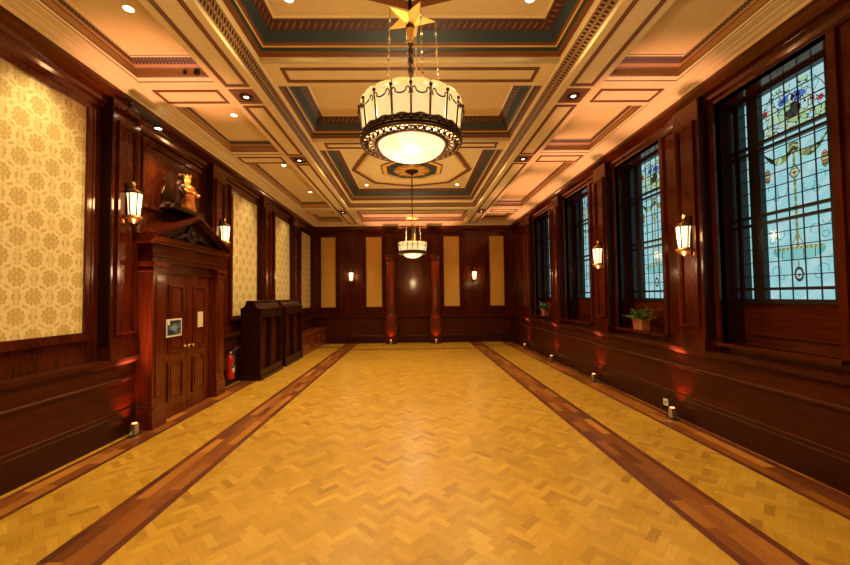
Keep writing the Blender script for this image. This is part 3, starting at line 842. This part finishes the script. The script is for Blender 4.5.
# ------------------------------------------------------------------ wall lanterns
def make_lantern(label, loc, rz):
    t = thing('wall_lantern', label, 'wall lamp', loc, rz, 'star topped wall lanterns')   # local: +X into the room, z=0 at lantern middle
    bp = MB(); bp.box(0, .018, -.055, .055, -.24, .26, 'bronze'); bp.build('backplate', t, bevel=.005)
    def hexp(r): return [(.06 + r * math.cos(PI / 6 + PI / 3 * i), r * math.sin(PI / 6 + PI / 3 * i)) for i in range(6)]
    top, bot = hexp(.088), hexp(.066); zt, zb = .135, -.155
    for i in range(6):
        j = (i + 1) % 6
        if i == 2: continue
        A, Bq, C, D = (*bot[i], zb), (*bot[j], zb), (*top[j], zt), (*top[i], zt)
        pn = MB(); pn.quad(A, Bq, C, D, 'lantern'); pn.build('glass_pane', t)
    fr = MB()
    for i in range(6):
        j = (i + 1) % 6
        fr.tube([(*bot[i], zb), (*top[i], zt)], .008, 'bronze', 6)
        fr.tube([(*top[i], zt), (*top[j], zt)], .009, 'bronze', 6); fr.tube([(*bot[i], zb), (*bot[j], zb)], .009, 'bronze', 6)
        mid = [(top[i][k] + top[j][k]) / 2 for k in (0, 1)]
        fr.tube([(*top[i], zt), (*mid, zt + .03), (*top[j], zt)], .006, 'bronze', 6)
    fr.build('frame', t)
    cp = MB(); cp.lathe([(.083, zt), (.07, zt + .03), (.04, zt + .05), (.018, zt + .06), (.012, zt + .085), (0, zt + .085)], 'brass', 12, (.06, 0, 0))
    cap = cp.build('cap', t)
    st = MB(); zz = zt + .12
    pts = [(.06, (.045 if k % 2 == 0 else .019) * math.sin(2 * PI * k / 10), zz + (.045 if k % 2 == 0 else .019) * math.cos(2 * PI * k / 10)) for k in range(10)]
    st.add(pts + [(.075, 0, zz), (.045, 0, zz)], [(k, (k + 1) % 10, 10) for k in range(10)] + [((k + 1) % 10, k, 11) for k in range(10)], 'gold'); st.build('star_finial', cap)
    bs = MB(); bs.lathe([(.07, zb), (.098, zb - .012), (.092, zb - .035), (.06, zb - .06), (.035, zb - .085), (.018, zb - .095), (0, zb - .11)], 'brass', 16, (.06, 0, 0)); bs.build('base_bowl', t)
    return t
lan = make_lantern('lit star-topped lantern left of the door pediment on the left wall', (-XP + .002, 4.855, 2.92), 0)
LA = [((-XP + .002, 7.19, 2.93), 0, 'lit star-topped lantern between the pediment and the tall damask panel'),
      ((XP - .002, EN[1] + .225, 2.44), PI, 'lit lantern on the pilaster beside the big stained glass window'),
      ((XP - .002, EN[2] + .225, 2.44), PI, 'lit lantern on the pilaster just beyond the window with the potted plant'),
      ((-2.26, Y1 - .102, 2.45), -PI / 2, 'tiny lit lantern on the back wall, left of the columns'),
      ((2.26, Y1 - .102, 2.45), -PI / 2, 'tiny lit lantern on the back wall, right of the columns')]
lans = [lan] + [dup(lan, l, r, n) for l, r, n in LA]
for t in lans:
    d = Vector((math.cos(t.rotation_euler.z), math.sin(t.rotation_euler.z), 0))
    point('lantern_lamp', t.location + d * .22, 6, (1.0, .68, .30), .07)

# ------------------------------------------------------------------ floor uplighters
UPC = (1.0, .42, .27)
def make_uplighter(label, loc, rz):
    t = thing('floor_uplighter', label, 'uplighter', loc, rz, 'small steel floor uplighters')   # local: +X into the room
    b = MB(); b.box(-.032, .032, -.036, .036, .012, .150, 'steel'); hs = b.build('housing', t, bevel=.006)
    s = MB(); s.box(-.04, .04, -.085, .085, 0, .012, 'black'); s.build('base_plate', t, bevel=.003)
    h = MB(); h.tube([(0, -.038, .05), (0, -.055, .06), (0, -.06, .02), (0, -.075, .012)], .006, 'steel', 6); h.build('yoke', t)
    l = MB(); l.lathe([(.028, .150), (.028, .156), (.022, .158), (0, .158)], 'spotred', 16); l.build('lens', hs)
    return t
M['spotred'] = plain('red_led_lens', (.6, .1, .05), .3, emit=(1, .22, .08), es=5)
UPS = [((-3.50, 4.84, 0.0), 0, 'small steel uplighter on the floor left of the door'),
       ((3.49, 5.12, 0), PI, 'nearest steel uplighter on the floor along the window wall'),
       ((3.49, 7.35, 0), PI, 'second steel uplighter along the window wall, below the second lantern'),
       ((3.49, 9.60, 0), PI, 'third steel uplighter along the window wall, before a dark pilaster'),
       ((3.49, 11.9, 0), PI, 'fourth steel uplighter along the window wall, by the far corner'),
       ((-.80, Y1 - .56, 0), -PI / 2, 'steel uplighter in front of the left back wall column'),
       ((.80, Y1 - .56, 0), -PI / 2, 'steel uplighter in front of the right back wall column')]
up0 = None
for l, r, n in UPS:
    if up0 is None: up0 = make_uplighter(n, l, r)
    else: dup(up0, l, r, n)
    d = Vector((math.cos(r), math.sin(r), 0)); L = Vector(l)
    spot('uplighter_lamp', L + Vector((0, 0, .18)), L + d * .30 + Vector((0, 0, 4.3)), 620, UPC, 34, .8, .06)
    spot('uplighter_spill_lamp', L + Vector((0, 0, .18)), L - d * .26 + Vector((0, 0, .75)), 17, (1.0, .16, .04), 84, 1.0, .03)
# white socket on the skirting
sk = MB(); sk.box(-.012, 0, -.045, .045, -.045, .045, 'white'); sk.box(-.015, -.012, -.02, .02, -.02, .02, 'steel')
o = sk.build('wall_socket', None, (XS, 5.42, .14)); tag(o, 'small white wall socket low on the right skirting board', 'socket')

# ------------------------------------------------------------------ downlights
WARM = (1.0, .73, .34)
def make_downlight(label, loc, watts, ang=130, tilt=(0, 0), group='recessed ceiling downlights'):
    t = thing('recessed_downlight', label, 'downlight', loc, 0, group)
    r = MB(); r.lathe([(.062, .004), (.062, -.006), (.045, -.008), (.042, .0)], 'white', 24); rg = r.build('trim_ring', t)
    l = MB(); l.lathe([(.042, -.002), (.03, -.005), (0, -.006)], 'bulb', 24); l.build('lens', rg)
    spot('downlight_lamp', Vector(loc) + Vector((0, 0, -.03)), Vector(loc) + Vector((tilt[0], tilt[1], -1)), watts, WARM, ang, .7, .05)
    return t
DW = 190
side_name = {-1: 'left', 1: 'right'}
for i, cy in enumerate((2.56, 9.15)):
    for s in (-1, 1):
        for dy in (-1.28, 1.28):
            w = 'near' if i == 0 else 'far'
            lab = 'glowing recessed downlight in the %s chandelier coffer, %s corner %s' % (w, side_name[s], 'toward the camera' if dy < 0 else 'away from the camera')
            make_downlight(lab, (s * 1.26, cy + dy, ZC), DW)
for y, w in ((3.60, 'nearest corner bay'), (5.75, 'bay above the doorway'), (7.98, 'long bay beyond the doorway'), (10.05, 'far end of the long bay')):
    make_downlight('small recessed downlight over the left aisle, %s' % w, (-2.72, y, ZS), 75, 125)
for s in (-1, 1):
    for y, w in zip(JY, ('first', 'second', 'third')):
        t = thing('beam_spotlight', 'small round spotlight at the %s crossing of the %s long ceiling beam' % (w, side_name[s]), 'spotlight', (s * 2.15, y, ZB - .006), 0, 'beam crossing spotlights')
        r = MB(); r.lathe([(.085, 0), (.085, -.014), (.055, -.022), (.03, -.006)], 'bronze', 24); r.build('rim', t)
        l = MB(); l.lathe([(.03, -.006), (.02, -.010), (0, -.012)], 'spotlens', 20); l.build('lens', t)
        spot('beam_spot_lamp', (s * 2.15, y, ZB - .05), (s * 2.3, y, 0), 45, WARM, 90, .7, .04)
# lamps on the cornice that wash the damask and the carving
def make_wash(label, loc, target, watts, ln=.30):
    t = thing('cornice_spotlight', label, 'spotlight', loc, 0, 'black spotlights on the left cornice')
    b = MB(); b.tube([(0, -ln, .02), (0, ln * .7, .02)], .042, 'black', 14); b.tube([(-.07, -.1, .05), (0, -.1, .02)], .015, 'black', 8); b.build('housing', t)
    h = MB(); h.lathe([(.045, .02), (.048, -.05), (.042, -.055)], 'black', 16, (0, ln * .7, 0)); hd = h.build('lamp_head', t)
    l = MB(); l.lathe([(.042, -.05), (.0, -.06)], 'spotlens', 16, (0, ln * .7, 0)); l.build('lens', hd)
    spot('wash_lamp', Vector(loc) + Vector((0.01, ln * .7, -.09)), target, watts, (1.0, .78, .42), 80, .8, .03)
make_wash('long black tube spotlight on the cornice above the first lantern', (-3.49, 4.98, 4.10), (-3.55, 5.9, 2.9), 75)
for a, b in DAM:
    spot('damask_wash_lamp', (-3.15, (a + b) / 2 + .1, 4.42), (-3.76, (a + b) / 2 + .1, 3.0), 62 if a < 4 else 34, (1.0, .80, .42), 62, .9, .05)
for k, (x, lab) in enumerate(((-2.56, 'larger round black sensor on the face of the left aisle coffer'), (-2.70, 'smaller round black sensor on the face of the left aisle coffer'))):
    sb = MB(); r = .038 if k == 0 else .022
    sb.lathe([(r, 0), (r, .014), (r * .7, .02), (0, .02)], 'black', 20)
    o = sb.build('round_sensor', None, (x, 4.60 - .34 * .35, ZB + .075)); o.rotation_euler = (PI / 2, 0, 0); tag(o, lab, 'sensor', 'black sensors on the coffer face')

# ------------------------------------------------------------------ carving above the door
t = thing('gilded_carving', 'gilded red heraldic carving standing on the door pediment', 'carving', (-3.54, 5.86, 3.00))
b = MB(); b.box(-.14, .14, -.30, .30, 0, .05, 'dark'); b.prism([(-.42, .02), (-.30, .0), (.30, .0), (.42, .02), (.36, .09), (.20, .06), (-.20, .06), (-.36, .09)], 'x', -.10, .10, 'dark')
for s in (-1, 1): b.tube([(.0, s * .28, .05), (.02, s * .38, .08), (.02, s * .44, .05), (.02, s * .42, .0)], [.03, .035, .03, .02], 'dark', 8)
b.build('plinth', t)
g = MB(); rnd = random.Random(5)
prof = [(.0, .05), (.13, .06), (.135, .12), (.115, .22), (.105, .32), (.12, .40), (.115, .45), (.06, .49), (.04, .51)]
N = 28; vs = []
for j, (r, z) in enumerate(prof):
    for i in range(N):
        a = 2 * PI * i / N; rr = r * (1 + .10 * math.sin(a * 7 + z * 9))
        vs.append((rr * math.cos(a) * .8, .10 + rr * math.sin(a), z))
g.add(vs, [(j * N + i, j * N + (i + 1) % N, (j + 1) * N + (i + 1) % N, (j + 1) * N + i) for j in range(len(prof) - 1) for i in range(N)], 'gildred', True)
g.build('gilded_robe', t)
h = MB(); h.ball((.0, .10, .555), .055, 'goldpaint', 14, (.9, .9, 1.15)); h.lathe([(.05, .59), (.06, .62), (.052, .63), (.03, .625)], 'gold', 12, (0, .10, 0))
for k in range(6): h.ball((.052 * math.cos(k * PI / 3), .10 + .052 * math.sin(k * PI / 3), .64), .014, 'gold', 8)
h.build('crowned_head', t)
for s in (-1, 1):
    a_ = MB(); a_.tube([(.02, .10 + s * .11, .43), (.07, .10 + s * .15, .34), (.13, .10 + s * .08, .33)], [.036, .032, .022], 'gildred', 8); a_.ball((.14, .10 + s * .07, .335), .022, 'goldpaint', 8)
    a_.build('arm', t)
d = MB()
d.tube([(-.02, -.16, .05), (0, -.15, .18), (.02, -.13, .30), (.02, -.16, .42), (.03, -.15, .50)], [.06, .055, .065, .05, .03], 'dark', 10)
d.ball((.04, -.15, .55), .05, 'dark', 12, (1, .9, 1.1)); d.ball((.07, -.14, .40), .035, 'pale_blue', 10); d.tube([(.05, -.20, .40), (.10, -.24, .30), (.12, -.18, .22)], [.03, .025, .02], 'dark', 8)
d.build('dark_supporter', t)
f = MB(); out = [(-.30, .03), (.30, .03), (.27, .16), (.33, .24), (.26, .38), (.29, .47), (.19, .56), (.10, .66), (0, .62), (-.10, .66), (-.19, .56), (-.29, .47), (-.26, .38), (-.33, .24), (-.27, .16)]
f.prism(out, 'x', -.15, -.11, 'dark'); f.build('carved_backing', t, bevel=.01)

# ------------------------------------------------------------------ lectern cabinets on the left
def make_cabinet(label, y0, y1):
    t = thing('lectern_cabinet', label, 'cabinet', (-3.36, y0, 0), 0, 'dark wooden lectern cabinets')   # local y from 0
    L = y1 - y0
    c = MB()
    c.box(-.21, .21, 0, .05, .08, 1.44, 'dark'); c.box(-.21, .21, L - .05, L, .08, 1.44, 'dark'); c.box(-.21, -.17, .05, L - .05, .08, 1.44, 'dark')
    c.box(-.17, .20, .05, L - .05, 1.28, 1.44, 'dark'); c.box(-.17, .20, .05, L - .05, .08, .20, 'dark')
    c.box(.10, .20, L * .5 - .03, L * .5 + .03, .20, 1.28, 'dark')
    c.build('carcass', t, bevel=.006)
    b = MB(); b.box(.06, .09, .05, L - .05, .20, 1.28, 'woodred'); b.build('front_panel', t)
    p = MB(); p.box(-.22, .23, -.015, L + .015, 0, .08, 'dark'); p.build('plinth', t, bevel=.01)
    k = MB(); k.prism([(-.21, 1.44), (.225, 1.44), (.23, 1.48), (.16, 1.49), (.11, 1.53), (.09, 1.59), (.10, 1.63), (-.06, 1.645), (-.10, 1.62), (-.10, 1.57), (-.14, 1.51), (-.21, 1.48)], 'y', -.015, L + .015, 'dark')
    k.build('shaped_top', t, bevel=.006)
M['woodred'] = wood('reddish_panel', (0.05, 0.012, 0.005), (0.10, 0.024, 0.009), 9, 9, .7)
make_cabinet('dark wooden lectern cabinet nearest the fire extinguisher', 7.88, 9.16)
make_cabinet('dark wooden lectern cabinet further back, beside the low bench', 9.42, 10.8)
t = thing('low_bench', 'low reddish wooden bench box along the wall in the far left corner', 'bench', (-3.38, 10.95, 0))
b = MB(); b.box(-.21, .20, 0, 2.85, 0, .56, 'bench'); b.build('box', t, bevel=.008)
b = MB(); b.box(-.22, .24, -.02, 2.87, .56, .62, 'bench'); b.build('seat_board', t, bevel=.01)
for k in range(3):
    b = MB(); y = .1 + k * .92
    b.box(.20, .215, y, y + .80, .08, .13, 'bench'); b.box(.20, .215, y, y + .80, .44, .49, 'bench'); b.box(.20, .215, y, y + .05, .13, .44, 'bench'); b.box(.20, .215, y + .75, y + .80, .13, .44, 'bench'); b.build('front_panel', t)

# ------------------------------------------------------------------ fire extinguisher
t = thing('fire_extinguisher', 'red fire extinguisher with black hose hung low on the left wall', 'fire extinguisher', (-3.49, 7.30, .17))
b = MB(); b.lathe([(0, 0), (.062, .0), (.07, .02), (.07, .36), (.06, .41), (.035, .44), (.028, .46), (0, .46)], 'red', 24); b.build('cylinder', t)
b = MB(); b.lathe([(.03, .46), (.034, .49), (.02, .51), (0, .51)], 'brass', 14); b.build('valve', t)
b = MB(); b.tube([(0, 0, .50), (.02, .08, .53), (.02, .18, .54)], .011, 'black', 8); b.tube([(0, 0, .49), (.02, .08, .49), (.02, .16, .48)], .009, 'steel', 8); b.build('lever', t)
b = MB(); b.tube([(.03, 0, .49), (.07, .08, .56), (.06, .24, .575), (.04, .32, .52), (.02, .30, .42)], .014, 'black', 8); b.tube([(.03, -.01, .48), (.09, -.04, .40), (.10, -.07, .28), (.09, -.09, .22)], [.012, .012, .014, .022], 'black', 8); b.build('hose', t)
b = MB(); b.lathe([(.0705, .13), (.0705, .27)], 'white', 12, (0, 0, 0), -.6, .6); b.build('label', t)
b = MB(); b.box(-.11, -.06, -.05, .05, .20, .38, 'steel'); b.build('wall_bracket', t)

# ------------------------------------------------------------------ plants on the sills
def make_plant(label, loc, seed, sc=1.0):
    t = thing('potted_plant', label, 'plant', loc, 0, 'potted plants on the window sills')
    p = MB()
    o = [(-.07, -.13), (.07, -.13), (.07, .13), (-.07, .13)]
    vs = [(x * .88, y * .92, 0) for x, y in o] + [(x, y, .15) for x, y in o] + [(x * 1.1, y * 1.05, .15) for x, y in o] + [(x * 1.1, y * 1.05, .175) for x, y in o] + [(x * .92, y * .95, .175) for x, y in o] + [(x * .9, y * .93, .14) for x, y in o]
    fs = [(3, 2, 1, 0)] + [(k * 4 + i, k * 4 + (i + 1) % 4, (k + 1) * 4 + (i + 1) % 4, (k + 1) * 4 + i) for k in range(5) for i in range(4)]
    p.add(vs, fs, 'terracotta'); pot = p.build('trough_pot', t)
    s = MB(); s.box(-.062, .062, -.12, .12, .12, .145, 'soil'); s.build('soil', pot)
    r = random.Random(seed); lf = MB()
    for k in range(84):
        y = r.uniform(-.11, .11); x = r.uniform(-.05, .04); a = r.uniform(0, 2 * PI); L = r.uniform(.16, .34) * sc; up = r.uniform(.25, 1.3)
        d = Vector((math.cos(a) * .55, math.sin(a), 0)); P0 = Vector((x, y, .14)); side = Vector((-d.y, d.x, 0)).normalized()
        w = r.uniform(.012, .022); pts = []
        for q in range(6):
            u = q / 5; c = P0 + d * (L * u * (1.1 - .3 * up)) + Vector((0, 0, L * up * (u - .55 * u * u) * 1.25)); ww = w * math.sin(PI * min(1, u * .93 + .07)) + .001
            c.x = max(-.17, min(.16, c.x)); c.z = max(.05, c.z)
            pts += [c - side * ww, c + Vector((0, 0, .004)), c + side * ww]
        fs = [(q * 3 + i, q * 3 + i + 1, q * 3 + i + 4, q * 3 + i + 3) for q in range(5) for i in (0, 1)]
        lf.add(pts, fs, 'leaf' if k % 3 else 'leaf2', True)
    lf.build('foliage', t, recalc=False)
make_plant('spiky green plant in a terracotta trough on the second window sill', (3.80, 6.27, OZ0 + .002), 2)
make_plant('small pale green plant on the farthest visible window sill', (3.80, 10.86, OZ0 + .002), 5, 1.1)

# ------------------------------------------------------------------ sky outside the windows
w = bpy.data.worlds.new('dusk_sky'); scene.world = w; w.use_nodes = True
bg = w.node_tree.nodes['Background']; bg.inputs[0].default_value = (0.38, 0.59, 0.61, 1); bg.inputs[1].default_value = 1.0

# ------------------------------------------------------------------ camera
F = 378.0
cam_d = bpy.data.cameras.new('camera'); cam_d.sensor_width = 36; cam_d.lens = F * 36 / 850; cam_d.clip_start = .05
cam = bpy.data.objects.new('camera', cam_d); COL.objects.link(cam); scene.camera = cam
fwd = Vector((6 / F, 1, 13.5 / F)).normalized()
up = Vector((.0115, 0, 1)); cam_d.shift_x = 6 / 850; right = fwd.cross(up).normalized(); up = right.cross(fwd)
mt = Matrix((right, up, -fwd)).transposed().to_4x4(); mt.translation = (0, 0, 1.70)
cam.matrix_world = mt

vs = scene.view_settings
vs.view_transform = 'Standard'; vs.look = 'None'; vs.gamma = 1; vs.use_curve_mapping = False; vs.exposure = 0.33
